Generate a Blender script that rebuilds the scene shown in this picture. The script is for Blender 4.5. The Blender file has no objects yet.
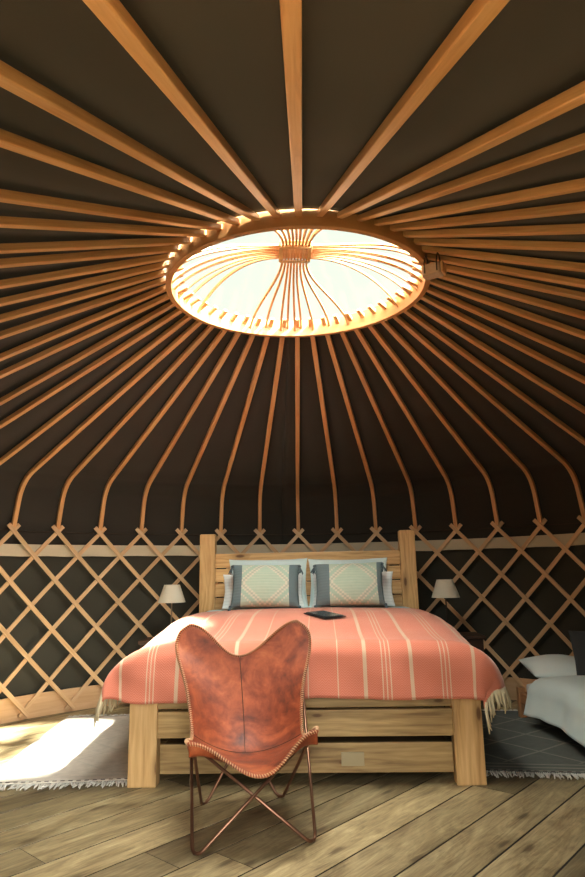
import bpy, bmesh, math, random
from math import sin, cos, pi, radians, sqrt, exp
from mathutils import Vector, Matrix, noise

random.seed(7)
C = bpy.context.scene.collection
V = Vector

# ------------------------------------------------------------------ helpers
class MB:
    def __init__(self):
        self.v = []; self.f = []; self.uv = []
    def add(self, vs, fs, uvs=None):
        o = len(self.v)
        self.v += [tuple(p) for p in vs]
        for i, f in enumerate(fs):
            self.f.append(tuple(o + k for k in f))
            self.uv.append(uvs[i] if uvs else [(0, 0)] * len(f))
        return self
    def box(self, lo, hi, bev=0.004):
        lo = V(lo); hi = V(hi); d = hi - lo
        bm = bmesh.new(); bmesh.ops.create_cube(bm, size=1)
        for q in bm.verts:
            q.co = V([(lo[i] + hi[i]) / 2 + q.co[i] * d[i] for i in range(3)])
        if bev > 0:
            bmesh.ops.bevel(bm, geom=list(bm.edges), offset=min(bev, min(d) * .4), segments=2, affect='EDGES', profile=.6)
        bm.verts.index_update(); bm.normal_update()
        ax = max(range(3), key=lambda i: d[i]); oth = [i for i in range(3) if i != ax]
        fs = []; uvs = []
        for f in bm.faces:
            n = f.normal
            k = oth[0] if abs(n[oth[0]]) < abs(n[oth[1]]) else oth[1]
            fs.append([q.index for q in f.verts])
            uvs.append([(q.co[ax], q.co[k]) for q in f.verts])
        self.add([q.co.copy() for q in bm.verts], fs, uvs); bm.free(); return self
    def sweep(self, path, sides, w, t, closed=False, caps=True):
        """rectangular section; sides[i] = width direction; w, t may be lists"""
        n = len(path); path = [V(p) for p in path]
        vs = []; L = [0]
        for i in range(1, n): L.append(L[-1] + (path[i] - path[i - 1]).length)
        for i in range(n):
            a = path[(i + 1) % n] if (closed or i < n - 1) else path[i]
            b = path[(i - 1) % n] if (closed or i > 0) else path[i]
            tg = (a - b).normalized(); s = V(sides[i]); s = (s - tg * s.dot(tg)).normalized(); u = tg.cross(s)
            ww = w[i] if isinstance(w, list) else w; tt = t[i] if isinstance(t, list) else t
            for cx, cy in ((-.5, -.5), (.5, -.5), (.5, .5), (-.5, .5)):
                vs.append(path[i] + s * ww * cx + u * tt * cy)
        fs = []; uvs = []
        wid = [0, .04, .08, .12, .16]
        m = n if closed else n - 1
        for i in range(m):
            j = (i + 1) % n; l0 = L[i]; l1 = L[j] if j else L[i] + (path[0] - path[i]).length
            for k in range(4):
                k2 = (k + 1) % 4
                fs.append([i * 4 + k, i * 4 + k2, j * 4 + k2, j * 4 + k])
                uvs.append([(l0, wid[k]), (l0, wid[k + 1]), (l1, wid[k + 1]), (l1, wid[k])])
        if not closed and caps:
            fs.append([3, 2, 1, 0]); uvs.append([(0, 0), (0, .03), (.0, .03), (.0, 0)])
            e = (n - 1) * 4
            fs.append([e, e + 1, e + 2, e + 3]); uvs.append([(L[-1], 0), (L[-1], .03), (L[-1], .03), (L[-1], 0)])
        return self.add(vs, fs, uvs)
    def tube(self, path, r, n=8, closed=False):
        path = [V(p) for p in path]; m = len(path); vs = []; L = [0]
        up = None
        for i in range(1, m): L.append(L[-1] + (path[i] - path[i - 1]).length)
        for i in range(m):
            a = path[(i + 1) % m] if (closed or i < m - 1) else path[i]
            b = path[(i - 1) % m] if (closed or i > 0) else path[i]
            tg = (a - b).normalized()
            if up is None:
                up = tg.orthogonal().normalized()
            up = (up - tg * up.dot(tg))
            up = up.normalized() if up.length > 1e-6 else tg.orthogonal().normalized()
            bi = tg.cross(up); rr = r[i] if isinstance(r, list) else r
            for k in range(n):
                an = 2 * pi * k / n
                vs.append(path[i] + (up * cos(an) + bi * sin(an)) * rr)
        fs = []; uvs = []
        for i in range(m if closed else m - 1):
            j = (i + 1) % m; l0 = L[i]; l1 = L[j] if j else L[i] + .01
            for k in range(n):
                k2 = (k + 1) % n
                fs.append([i * n + k, i * n + k2, j * n + k2, j * n + k])
                uvs.append([(l0, k / n), (l0, (k + 1) / n), (l1, (k + 1) / n), (l1, k / n)])
        if not closed:
            fs.append(list(range(n))[::-1]); uvs.append([(0, 0)] * n)
            fs.append([(m - 1) * n + k for k in range(n)]); uvs.append([(L[-1], 0)] * n)
        return self.add(vs, fs, uvs)
    def grid(self, fn, nu, nv, uvfn=None, skip=None):
        vs = [fn(i / nu, j / nv) for j in range(nv + 1) for i in range(nu + 1)]
        uvfn = uvfn or (lambda a, b: (a, b))
        fs = []; uvs = []
        for j in range(nv):
            for i in range(nu):
                if skip and skip((i + .5) / nu, (j + .5) / nv): continue
                a = j * (nu + 1) + i
                fs.append([a, a + 1, a + nu + 2, a + nu + 1])
                uvs.append([uvfn(i / nu, j / nv), uvfn((i + 1) / nu, j / nv), uvfn((i + 1) / nu, (j + 1) / nv), uvfn(i / nu, (j + 1) / nv)])
        return self.add(vs, fs, uvs)
    def lathe(self, prof, n=32, c=(0, 0, 0)):
        vs = []; fs = []; uvs = []; m = len(prof)
        for r, z in prof:
            for k in range(n):
                a = 2 * pi * k / n; vs.append((c[0] + r * cos(a), c[1] + r * sin(a), c[2] + z))
        for i in range(m - 1):
            for k in range(n):
                k2 = (k + 1) % n
                fs.append([i * n + k, i * n + k2, (i + 1) * n + k2, (i + 1) * n + k])
                uvs.append([(k / n, prof[i][1]), ((k + 1) / n, prof[i][1]), ((k + 1) / n, prof[i + 1][1]), (k / n, prof[i + 1][1])])
        return self.add(vs, fs, uvs)
    def build(self, name, mat=None, parent=None, smooth=False, loc=None, rotz=None, solid=0, subsurf=0, weld=False):
        me = bpy.data.meshes.new(name)
        me.from_pydata(self.v, [], self.f)
        ul = me.uv_layers.new(name='UVMap'); k = 0
        flat = [c for f in self.uv for p in f for c in p]
        ul.data.foreach_set('uv', flat)
        if weld:
            bm = bmesh.new(); bm.from_mesh(me)
            bmesh.ops.remove_doubles(bm, verts=bm.verts, dist=1e-4); bm.to_mesh(me); bm.free()
        if mat: me.materials.append(mat)
        if smooth: me.polygons.foreach_set('use_smooth', [True] * len(me.polygons))
        me.update()
        o = bpy.data.objects.new(name, me); C.objects.link(o)
        if parent: o.parent = parent
        if loc: o.location = loc
        if rotz is not None: o.rotation_euler = (0, 0, rotz)
        if solid:
            m = o.modifiers.new('solid', 'SOLIDIFY'); m.thickness = solid; m.offset = 0
        if subsurf:
            m = o.modifiers.new('sub', 'SUBSURF'); m.levels = subsurf; m.render_levels = subsurf
        return o

def tag(o, label=None, cat=None, group=None, kind=None):
    if label: o['label'] = label
    if cat: o['category'] = cat
    if group: o['group'] = group
    if kind: o['kind'] = kind
    return o

def thing(name, label, cat, loc=(0, 0, 0), rotz=0, group=None):
    o = bpy.data.objects.new(name, None); C.objects.link(o)
    o.empty_display_size = .1
    o.location = loc; o.rotation_euler = (0, 0, rotz)
    return tag(o, label, cat, group)

def dup(root, label, loc=None, rotz=None):
    r = root.copy(); C.objects.link(r)
    if loc is not None: r.location = loc
    if rotz is not None: r.rotation_euler = (0, 0, rotz)
    r['label'] = label
    for ch in list(root.children):
        c = ch.copy(); C.objects.link(c); c.parent = r
        for g in list(ch.children):
            d = g.copy(); C.objects.link(d); d.parent = c
    return r

def smooth_path(pts, n=8):
    """Catmull-Rom through pts"""
    pts = [V(p) for p in pts]; P = [2 * pts[0] - pts[1]] + pts + [2 * pts[-1] - pts[-2]]
    out = []
    for i in range(1, len(P) - 2):
        for k in range(n):
            t = k / n
            out.append(.5 * ((2 * P[i]) + (P[i + 1] - P[i - 1]) * t + (2 * P[i - 1] - 5 * P[i] + 4 * P[i + 1] - P[i + 2]) * t * t
                             + (3 * P[i] - P[i - 1] - 3 * P[i + 1] + P[i + 2]) * t ** 3))
    out.append(pts[-1]); return out

def rounded(pts, r, n=6):
    pts = [V(p) for p in pts]; out = [pts[0]]
    for i in range(1, len(pts) - 1):
        a = pts[i] + (pts[i - 1] - pts[i]).normalized() * r; b = pts[i] + (pts[i + 1] - pts[i]).normalized() * r
        for k in range(n + 1):
            t = k / n; out.append(a * (1 - t) ** 2 + pts[i] * 2 * t * (1 - t) + b * t * t)
    out.append(pts[-1]); return out

# ------------------------------------------------------------------ materials
class NT:
    def __init__(self, name):
        self.m = bpy.data.materials.new(name); self.m.use_nodes = True
        self.t = self.m.node_tree; self.b = self.t.nodes['Principled BSDF']
    def n(self, typ, **kw):
        x = self.t.nodes.new(typ)
        for k, v in kw.items():
            if k.startswith('i_'):
                key = k[2:].replace('_', ' '); x.inputs[key].default_value = v
            else: setattr(x, k, v)
        return x
    def l(self, a, b): self.t.links.new(a, b)
    def math(self, op, a, b=None, c=None):
        x = self.n('ShaderNodeMath', operation=op)
        for i, q in enumerate((a, b, c)):
            if q is None: continue
            if isinstance(q, (int, float)): x.inputs[i].default_value = q
            else: self.l(q, x.inputs[i])
        return x.outputs[0]
    def mix(self, fac, a, b, mode='MIX'):
        x = self.n('ShaderNodeMix', data_type='RGBA', blend_type=mode)
        for q, s in ((fac, x.inputs[0]), (a, x.inputs[6]), (b, x.inputs[7])):
            if isinstance(q, (int, float)): s.default_value = q
            elif isinstance(q, tuple): s.default_value = (*q, 1)
            else: self.l(q, s)
        return x.outputs[2]
    def ramp(self, fac, stops, interp='LINEAR'):
        x = self.n('ShaderNodeValToRGB'); cr = x.color_ramp; cr.interpolation = interp
        while len(cr.elements) < len(stops): cr.elements.new(.5)
        for e, (p, c) in zip(cr.elements, stops):
            e.position = p; e.color = (*c, 1)
        self.l(fac, x.inputs[0]); return x.outputs[0]
    def uv(self, sx=1, sy=1, rnd=True):
        tc = self.n('ShaderNodeTexCoord'); mp = self.n('ShaderNodeMapping'); mp.inputs['Scale'].default_value = (sx, sy, 1)
        self.l(tc.outputs['UV'], mp.inputs[0])
        if rnd:
            oi = self.n('ShaderNodeObjectInfo'); cb = self.n('ShaderNodeCombineXYZ')
            r = self.math('MULTIPLY', oi.outputs['Random'], 37.0)
            self.l(r, cb.inputs[0]); self.l(r, cb.inputs[1]); self.l(r, cb.inputs[2]); self.l(cb.outputs[0], mp.inputs['Location'])
        return mp.outputs[0]
    def noise(self, vec, scale, detail=4, rough=.55, dist=0):
        x = self.n('ShaderNodeTexNoise'); x.inputs['Scale'].default_value = scale; x.inputs['Detail'].default_value = detail
        x.inputs['Roughness'].default_value = rough; x.inputs['Distortion'].default_value = dist
        if vec is not None: self.l(vec, x.inputs['Vector'])
        return x.outputs['Fac']
    def bump(self, h, strength=.2, dist=.01):
        x = self.n('ShaderNodeBump'); x.inputs['Strength'].default_value = strength; x.inputs['Distance'].default_value = dist
        self.l(h, x.inputs['Height']); self.l(x.outputs[0], self.b.inputs['Normal'])
    def col(self, c):
        if isinstance(c, tuple): self.b.inputs['Base Color'].default_value = (*c, 1)
        else: self.l(c, self.b.inputs['Base Color'])
    def rough(self, r):
        if isinstance(r, (int, float)): self.b.inputs['Roughness'].default_value = r
        else: self.l(r, self.b.inputs['Roughness'])

def wood(name, dark, mid, light, rough=.5, knots=0, grain=1.0, spec=.4):
    t = NT(name)
    v = t.uv(1.3, 22)
    g = t.noise(v, 2.2 * grain, 6, .6, 1.2)
    v2 = t.uv(.8, 5); g2 = t.noise(v2, 1.6, 3, .5, .4)
    if knots:
        wv = t.n('ShaderNodeTexWave', wave_type='BANDS', bands_direction='Y'); t.l(t.uv(.5, 2.4), wv.inputs['Vector'])
        wv.inputs['Scale'].default_value = 3.2; wv.inputs['Distortion'].default_value = 9; wv.inputs['Detail'].default_value = 2.5; wv.inputs['Detail Scale'].default_value = 1.3
        f = t.math('ADD', t.math('ADD', t.math('MULTIPLY', g, .45), t.math('MULTIPLY', g2, .46)), t.math('MULTIPLY', wv.outputs['Fac'], .09))
    else:
        f = t.math('ADD', t.math('MULTIPLY', g, .62), t.math('MULTIPLY', g2, .38))
    c = t.ramp(f, [(.33, dark), (.5, mid), (.68, light)])
    oi = t.n('ShaderNodeObjectInfo')
    hv = t.n('ShaderNodeHueSaturation'); t.l(c, hv.inputs['Color'])
    t.l(t.math('MULTIPLY_ADD', oi.outputs['Random'], .22, .89), hv.inputs['Value'])
    c = hv.outputs[0]
    if knots:
        vo = t.n('ShaderNodeTexVoronoi', voronoi_dimensions='2D'); t.l(t.uv(2.2 * knots, 6.5 * knots), vo.inputs['Vector']); vo.inputs['Scale'].default_value = 1.0
        d = t.math('ADD', vo.outputs['Distance'], t.math('MULTIPLY', g2, .10))
        k = t.ramp(d, [(.0, (1, 1, 1)), (.10, (.9, .9, .9)), (.135, (.4, .4, .4)), (.30, (0, 0, 0))])
        sp = t.n('ShaderNodeSeparateColor'); t.l(vo.outputs['Color'], sp.inputs[0])
        k = t.math('MULTIPLY', k, t.math('GREATER_THAN', sp.outputs[0], .36))
        c = t.mix(k, c, (.115, .048, .016))
    t.col(c); t.rough(rough); t.b.inputs['Specular IOR Level'].default_value = spec
    t.bump(g, .12, .004)
    return t.m

def fabric(name, c, rough=.9, weave=260, var=.12, bump=.15, uv=False, big=.15):
    t = NT(name)
    tc = t.n('ShaderNodeTexCoord')
    n = t.noise(tc.outputs['Object'], weave, 2, .6); n2 = t.noise(tc.outputs['Object'], 3.5, 4, .55)
    f = t.math('ADD', t.math('MULTIPLY', n, var), t.math('MULTIPLY', n2, big))
    f = t.math('ADD', f, 1 - (var + big) / 2)
    cb = t.n('ShaderNodeCombineColor')
    for i in range(3): t.l(t.math('MULTIPLY', f, c[i]), cb.inputs[i])
    t.col(cb.outputs[0]); t.rough(rough); t.b.inputs['Specular IOR Level'].default_value = .15
    t.b.inputs['Sheen Weight'].default_value = .15
    t.bump(n, bump, .003)
    return t.m

M = {}
M['rafter'] = wood('rafter_ash', (.52, .245, .09), (.67, .36, .15), (.76, .46, .22), .30, spec=.6)
M['slat'] = wood('lattice_ash', (.56, .33, .16), (.70, .46, .25), (.80, .57, .35), .45)
M['rim'] = wood('wheel_ash', (.44, .20, .07), (.55, .27, .10), (.66, .36, .16), .4, spec=.5)
M['pine'] = wood('bed_pine', (.40, .215, .08), (.62, .39, .165), (.74, .51, .25), .45, knots=.9)
M['pine_grey'] = wood('bed_pine_weathered', (.21, .125, .05), (.40, .27, .115), (.58, .41, .19), .5, knots=1.1)
M['board'] = wood('base_ply', (.58, .36, .19), (.66, .43, .24), (.72, .5, .30), .55, grain=.5)
M['stand_wood'] = wood('stand_wood', (.025, .012, .007), (.045, .021, .011), (.065, .03, .016), .45)
M['daybed_wood'] = wood('daybed_wood', (.30, .14, .06), (.38, .19, .085), (.45, .25, .12), .5)
M['doorwood'] = wood('door_wood', (.35, .18, .07), (.46, .26, .11), (.55, .34, .16), .5)

def floor_mat():
    t = NT('floor_boards')
    at = t.n('ShaderNodeAttribute', attribute_name='board')
    tc = t.n('ShaderNodeTexCoord')
    cb = t.n('ShaderNodeCombineXYZ'); t.l(t.math('MULTIPLY', at.outputs['Fac'], 91.0), cb.inputs[2])
    ad = t.n('ShaderNodeVectorMath', operation='ADD'); t.l(tc.outputs['UV'], ad.inputs[0]); t.l(cb.outputs[0], ad.inputs[1])
    def mp(sx, sy):
        m = t.n('ShaderNodeMapping'); m.inputs['Scale'].default_value = (sx, sy, 1); t.l(ad.outputs[0], m.inputs[0]); return m.outputs[0]
    g = t.noise(mp(1.6, 20), 1.7, 8, .66, 2.4); g2 = t.noise(mp(1.5, 4.0), 1.9, 6, .62, 1.4)
    f = t.math('ADD', t.math('MULTIPLY', g, .45), t.math('MULTIPLY', g2, .55))
    c = t.ramp(f, [(.32, (.10, .07, .03)), (.44, (.225, .168, .077)), (.55, (.36, .28, .135)), (.67, (.52, .43, .225))])
    vo = t.n('ShaderNodeTexVoronoi', voronoi_dimensions='2D'); ad2 = t.n('ShaderNodeVectorMath', operation='ADD'); cb2 = t.n('ShaderNodeCombineXYZ'); t.l(t.math('MULTIPLY', at.outputs['Fac'], 57.0), cb2.inputs[0]); t.l(mp(1.5, 5.0), ad2.inputs[0]); t.l(cb2.outputs[0], ad2.inputs[1]); t.l(ad2.outputs[0], vo.inputs['Vector']); vo.inputs['Scale'].default_value = 1.3
    d = t.math('ADD', vo.outputs['Distance'], t.math('MULTIPLY', g, .14))
    k = t.ramp(d, [(.0, (1, 1, 1)), (.13, (.8, .8, .8)), (.2, (.2, .2, .2)), (.36, (0, 0, 0))])
    sp = t.n('ShaderNodeSeparateColor'); t.l(vo.outputs['Color'], sp.inputs[0])
    k = t.math('MULTIPLY', k, t.math('GREATER_THAN', sp.outputs[0], .5))
    c = t.mix(k, c, (.075, .045, .018))
    hv = t.n('ShaderNodeHueSaturation'); t.l(c, hv.inputs['Color'])
    t.l(t.math('MULTIPLY_ADD', at.outputs['Fac'], .75, .52), hv.inputs['Value']); hv.inputs['Saturation'].default_value = .92
    t.col(hv.outputs[0]); t.rough(t.math('MULTIPLY_ADD', g2, .25, .38)); t.b.inputs['Specular IOR Level'].default_value = .35
    t.bump(g, .15, .004)
    return t.m
M['floor'] = floor_mat()
M['seam_dark'] = fabric('underfloor_seam_shade', (.02, .014, .008))

M['canvas_roof'] = fabric('canvas_roof', (.038, .034, .028), .85, 420, .2, .1)
M['canvas_wall'] = fabric('canvas_wall', (.052, .050, .038), .85, 420, .2, .1)
M['band'] = fabric('cream_webbing', (.62, .55, .40), .9, 200, .2, .2)
M['cord'] = fabric('dark_cord', (.05, .035, .025), .9, 400)
M['twine'] = fabric('lashing_twine', (.55, .34, .16), .9, 400)
M['white'] = fabric('white_cotton', (.74, .85, .84), .9, 300, .06, .1, big=.08)
M['sheet'] = fabric('pale_blue_cotton', (.62, .77, .77), .9, 300, .06, .1, big=.1)
M['duvet'] = fabric('pale_blue_duvet', (.68, .82, .82), .9, 300, .06, .1, big=.08)
M['mattress'] = fabric('mattress_ticking', (.62, .66, .66), .9, 300)
M['charcoal'] = fabric('charcoal_wool', (.055, .06, .062), .95, 200, .5, .4)
M['fringe'] = fabric('cream_fringe', (.58, .50, .33), .95, 200, .3)
M['rugfringe'] = fabric('rug_fringe', (.55, .54, .50), .95, 200, .3)
M['grey_tassel'] = fabric('blue_grey_tassel', (.08, .12, .14), .95, 200, .3)
M['boxcloth'] = fabric('pale_box', (.55, .40, .30), .8, 60, .3, .3)

def stripes(name, base, stripe, lines, period, bscale=1.0):
    """lines = list of (centre, halfwidth) in metres along u"""
    t = NT(name)
    tc = t.n('ShaderNodeTexCoord'); sx = t.n('ShaderNodeSeparateXYZ'); t.l(tc.outputs['UV'], sx.inputs[0])
    u, v = sx.outputs[0], sx.outputs[1]
    fac = None
    for c, h in lines:
        d = t.math('ABSOLUTE', t.math('SUBTRACT', u, c))
        s = t.math('LESS_THAN', d, h)
        fac = s if fac is None else t.math('MAXIMUM', fac, s)
    fac = t.math('MULTIPLY', fac, .8)
    # herringbone weave
    z = t.math('PINGPONG', t.math('MULTIPLY', u, 1.0), .018)
    w = t.math('SINE', t.math('MULTIPLY', t.math('ADD', v, z), 2 * pi / .013))
    w2 = t.math('MULTIPLY_ADD', w, .5, .5)
    n = t.noise(tc.outputs['UV'], 9, 4); fine = t.noise(tc.outputs['UV'], 160, 2)
    col = t.mix(t.math('MULTIPLY', w2, .55), base, tuple(min(1, x * 1.0 + .13) for x in base))
    col = t.mix(t.math('MULTIPLY', n, .25), col, tuple(x * .8 for x in base))
    col = t.mix(t.math('MULTIPLY', fac, .9), col, stripe)
    t.col(col); t.rough(.95); t.b.inputs['Specular IOR Level'].default_value = .1; t.b.inputs['Sheen Weight'].default_value = .55; t.b.inputs['Sheen Roughness'].default_value = .4; t.b.inputs['Sheen Tint'].default_value = (1, .9, .8, 1)
    t.bump(t.math('ADD', t.math('MULTIPLY', w2, .6), fine), .25, .003)
    return t.m
W_, T_ = .0105, .0032
LINES = [(x, W_) for x in (-1.03, -.70, -.37, .345, .60, .95)] + [(x, T_) for x in (-.87, -.85, -.83, -.54, -.515, -.49, -.22, .03, .195, .44, .462, .484, .765, .787, .809)]
M['throw'] = stripes('coral_throw', (.64, .19, .115), (.66, .55, .39), LINES, 0)

def cushion_mat(shift=0):
    t = NT('kilim_cushion')
    tc = t.n('ShaderNodeTexCoord'); sx = t.n('ShaderNodeSeparateXYZ'); t.l(tc.outputs['UV'], sx.inputs[0])
    U = t.math('MULTIPLY_ADD', sx.outputs[0], 2, -1 - shift); Vv = t.math('MULTIPLY_ADD', sx.outputs[1], 2, -1)
    au = t.math('DIVIDE', t.math('ABSOLUTE', U), .68); av = t.math('ABSOLUTE', Vv)
    st = t.math('SNAP', av, .09)
    d = t.math('ADD', t.math('MULTIPLY', au, 1.0), st)
    n = t.noise(tc.outputs['UV'], 14, 3); n2 = t.noise(tc.outputs['UV'], 120, 2)
    hs = t.math('SINE', t.math('MULTIPLY', sx.outputs[1], 95)); hs = t.math('MULTIPLY_ADD', hs, .5, .5)
    field = t.mix(t.math('MULTIPLY', hs, .6), (.36, .52, .41), (.50, .60, .47))
    field = t.mix(t.math('MULTIPLY', n, .6), field, (.58, .64, .52))
    c = t.ramp(d, [(0, (1, 1, 1)), (.70, (.0, .0, .0))], 'CONSTANT')
    cream = (.64, .62, .50); grey = (.43, .49, .40)
    border = t.ramp(d, [(0, cream), (.76, grey), (.88, cream), (1.02, (.38, .50, .40)), (1.14, cream), (1.22, (.40, .46, .36)), (1.0, cream)][:6], 'CONSTANT')
    b2 = t.math('MULTIPLY', t.math('SUBTRACT', d, .86), 1.0)
    border = t.ramp(b2, [(0, cream), (.10, grey), (.20, cream), (.30, (.40, .54, .44)), (.55, cream), (.62, (.44, .55, .45))], 'CONSTANT')
    c = t.mix(t.math('GREATER_THAN', d, .86), field, border)
    denim = t.mix(t.math('MULTIPLY', n2, .9), (.065, .105, .125), (.19, .26, .285))
    c = t.mix(t.math('GREATER_THAN', au, 1.03), c, denim)
    c = t.mix(t.math('MULTIPLY', n2, .2), c, (.30, .36, .30))
    t.col(c); t.rough(.95); t.b.inputs['Specular IOR Level'].default_value = .1
    t.bump(t.math('ADD', n2, hs), .3, .003)
    return t.m
M['cushion'] = cushion_mat(); M['cushion_b'] = cushion_mat(.13)

def pillow_stripe():
    t = NT('striped_pillowcase')
    tc = t.n('ShaderNodeTexCoord'); sx = t.n('ShaderNodeSeparateXYZ'); t.l(tc.outputs['UV'], sx.inputs[0])
    s = t.math('SINE', t.math('MULTIPLY', sx.outputs[1], 70)); s = t.math('GREATER_THAN', s, .75)
    n = t.noise(tc.outputs['UV'], 5, 4)
    c = t.mix(t.math('MULTIPLY', s, .35), (.70, .76, .76), (.42, .50, .52))
    c = t.mix(t.math('MULTIPLY', n, .2), c, (.55, .62, .62))
    t.col(c); t.rough(.9); t.b.inputs['Specular IOR Level'].default_value = .15
    return t.m
M['pillow_stripe'] = pillow_stripe()

def rug_mat(name, base, line, scale=6.0):
    t = NT(name)
    tc = t.n('ShaderNodeTexCoord'); sx = t.n('ShaderNodeSeparateXYZ'); t.l(tc.outputs['UV'], sx.inputs[0])
    u, v = sx.outputs[0], sx.outputs[1]
    a = t.math('PINGPONG', t.math('ADD', u, v), .21); b = t.math('PINGPONG', t.math('SUBTRACT', u, v), .21)
    l1 = t.math('LESS_THAN', a, .012); l2 = t.math('LESS_THAN', b, .012)
    fac = t.math('MAXIMUM', l1, l2)
    edge = t.math('LESS_THAN', v, .18); band = t.math('MULTIPLY', edge, t.math('GREATER_THAN', t.math('PINGPONG', v, .03), .02))
    fac = t.math('MULTIPLY', fac, t.math('SUBTRACT', 1, edge)); fac = t.math('MAXIMUM', fac, band)
    n = t.noise(tc.outputs['UV'], 18, 4, .6); n2 = t.noise(tc.outputs['UV'], 190, 2)
    dash = t.math('MULTIPLY', t.math('LESS_THAN', t.math('ABSOLUTE', t.math('SUBTRACT', v, .024)), .007), t.math('GREATER_THAN', t.math('PINGPONG', u, .022), .010))
    col = t.mix(n, base, tuple(x * .62 for x in base)); col = t.mix(t.math('MULTIPLY', fac, t.math('MULTIPLY', n, .9)), col, line); col = t.mix(dash, col, (.06, .05, .045))
    t.col(col); t.rough(1); t.b.inputs['Specular IOR Level'].default_value = .05
    t.bump(t.math('ADD', n2, n), .6, .006)
    return t.m
M['rug_pale'] = rug_mat('pale_rug', (.74, .69, .60), (.50, .49, .43))
M['rug_teal'] = rug_mat('grey_teal_rug', (.15, .165, .15), (.32, .31, .26))

def leather():
    t = NT('tan_leather')
    tc = t.n('ShaderNodeTexCoord')
    n = t.noise(tc.outputs['Object'], 5.5, 5, .6, .8); n2 = t.noise(tc.outputs['Object'], 18, 5, .65, .3); n3 = t.noise(tc.outputs['Object'], 320, 2)
    f = t.math('ADD', t.math('MULTIPLY', n, .7), t.math('MULTIPLY', n2, .3))
    c = t.ramp(f, [(.34, (.075, .015, .006)), (.48, (.21, .041, .013)), (.58, (.33, .076, .025)), (.70, (.48, .145, .05))])
    t.col(c); t.rough(t.math('MULTIPLY_ADD', n2, .3, .42)); t.b.inputs['Specular IOR Level'].default_value = .42
    t.bump(t.math('ADD', n3, t.math('MULTIPLY', n2, .8)), .18, .003)
    return t.m
M['leather'] = leather()
def plain(name, c, rough=.5, metal=0, spec=.5):
    t = NT(name); tc = t.n('ShaderNodeTexCoord'); n = t.noise(tc.outputs['Object'], 30, 3)
    t.col(t.mix(t.math('MULTIPLY', n, .3), c, tuple(x * .75 for x in c))); t.rough(rough)
    t.b.inputs['Metallic'].default_value = metal; t.b.inputs['Specular IOR Level'].default_value = spec
    return t.m
M['seam'] = plain('dark_thread', (.07, .02, .008), .8)
M['lace'] = plain('cream_lace', (.56, .34, .18), .7)
M['lace_dark'] = plain('dark_edge_cord', (.12, .03, .012), .7)
M['copper'] = plain('bronzed_steel', (.20, .105, .065), .34, .85)
M['black'] = plain('black_cover', (.012, .013, .014), .45)
M['screen'] = plain('dark_screen', (.02, .022, .025), .25)
M['brass'] = plain('lamp_metal', (.32, .23, .15), .4, .7)
M['dark_metal'] = plain('dark_lamp_metal', (.05, .035, .025), .4, .5)
M['ground'] = fabric('grass_ground', (.028, .034, .018), 1, 60, .4)
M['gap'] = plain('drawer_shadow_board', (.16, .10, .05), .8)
M['handle'] = plain('handle_wood', (.40, .33, .19), .6)

def shade_mat():
    t = NT('shade_cloth'); tc = t.n('ShaderNodeTexCoord'); n = t.noise(tc.outputs['Object'], 150, 2)
    t.col(t.mix(t.math('MULTIPLY', n, .2), (.62, .58, .46), (.5, .46, .36))); t.rough(.9)
    t.b.inputs['Transmission Weight'].default_value = 0
    return t.m
M['shade'] = shade_mat()
def clear_mat():
    m = bpy.data.materials.new('clear_dome'); m.use_nodes = True; t = m.node_tree
    for n in list(t.nodes):
        if n.type != 'OUTPUT_MATERIAL': t.nodes.remove(n)
    out = t.nodes['Material Output']; a = t.nodes.new('ShaderNodeBsdfTransparent'); g = t.nodes.new('ShaderNodeBsdfGlossy')
    a.inputs[0].default_value = (.95, .97, .94, 1); g.inputs['Roughness'].default_value = .08
    mx = t.nodes.new('ShaderNodeMixShader'); mx.inputs[0].default_value = .012
    t.links.new(a.outputs[0], mx.inputs[1]); t.links.new(g.outputs[0], mx.inputs[2]); t.links.new(mx.outputs[0], out.inputs[0])
    return m
M['clear'] = clear_mat()

# ------------------------------------------------------------------ yurt geometry
NR = 48; DA = 2 * pi / NR; PHI0 = radians(3.08)
RW = 3.0; ZL = 1.50
RKN, ZKN = 2.864, 1.929
R_O, R_I, RDX = .765, .732, .012
def rimz(x, y): return 2.742 + .01 * x + .02 * y        # lower edge of the crown rim
RIM_H = .115
def latz(x): return ZL - .0058 * x
def pol(a, r, z=0): return V((r * sin(a), r * cos(a), z))
DOOR_A = radians(183.4); DOOR_H = radians(10.2)
def in_door(a, extra=0): return abs((a - DOOR_A + pi) % (2 * pi) - pi) < DOOR_H + extra

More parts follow.
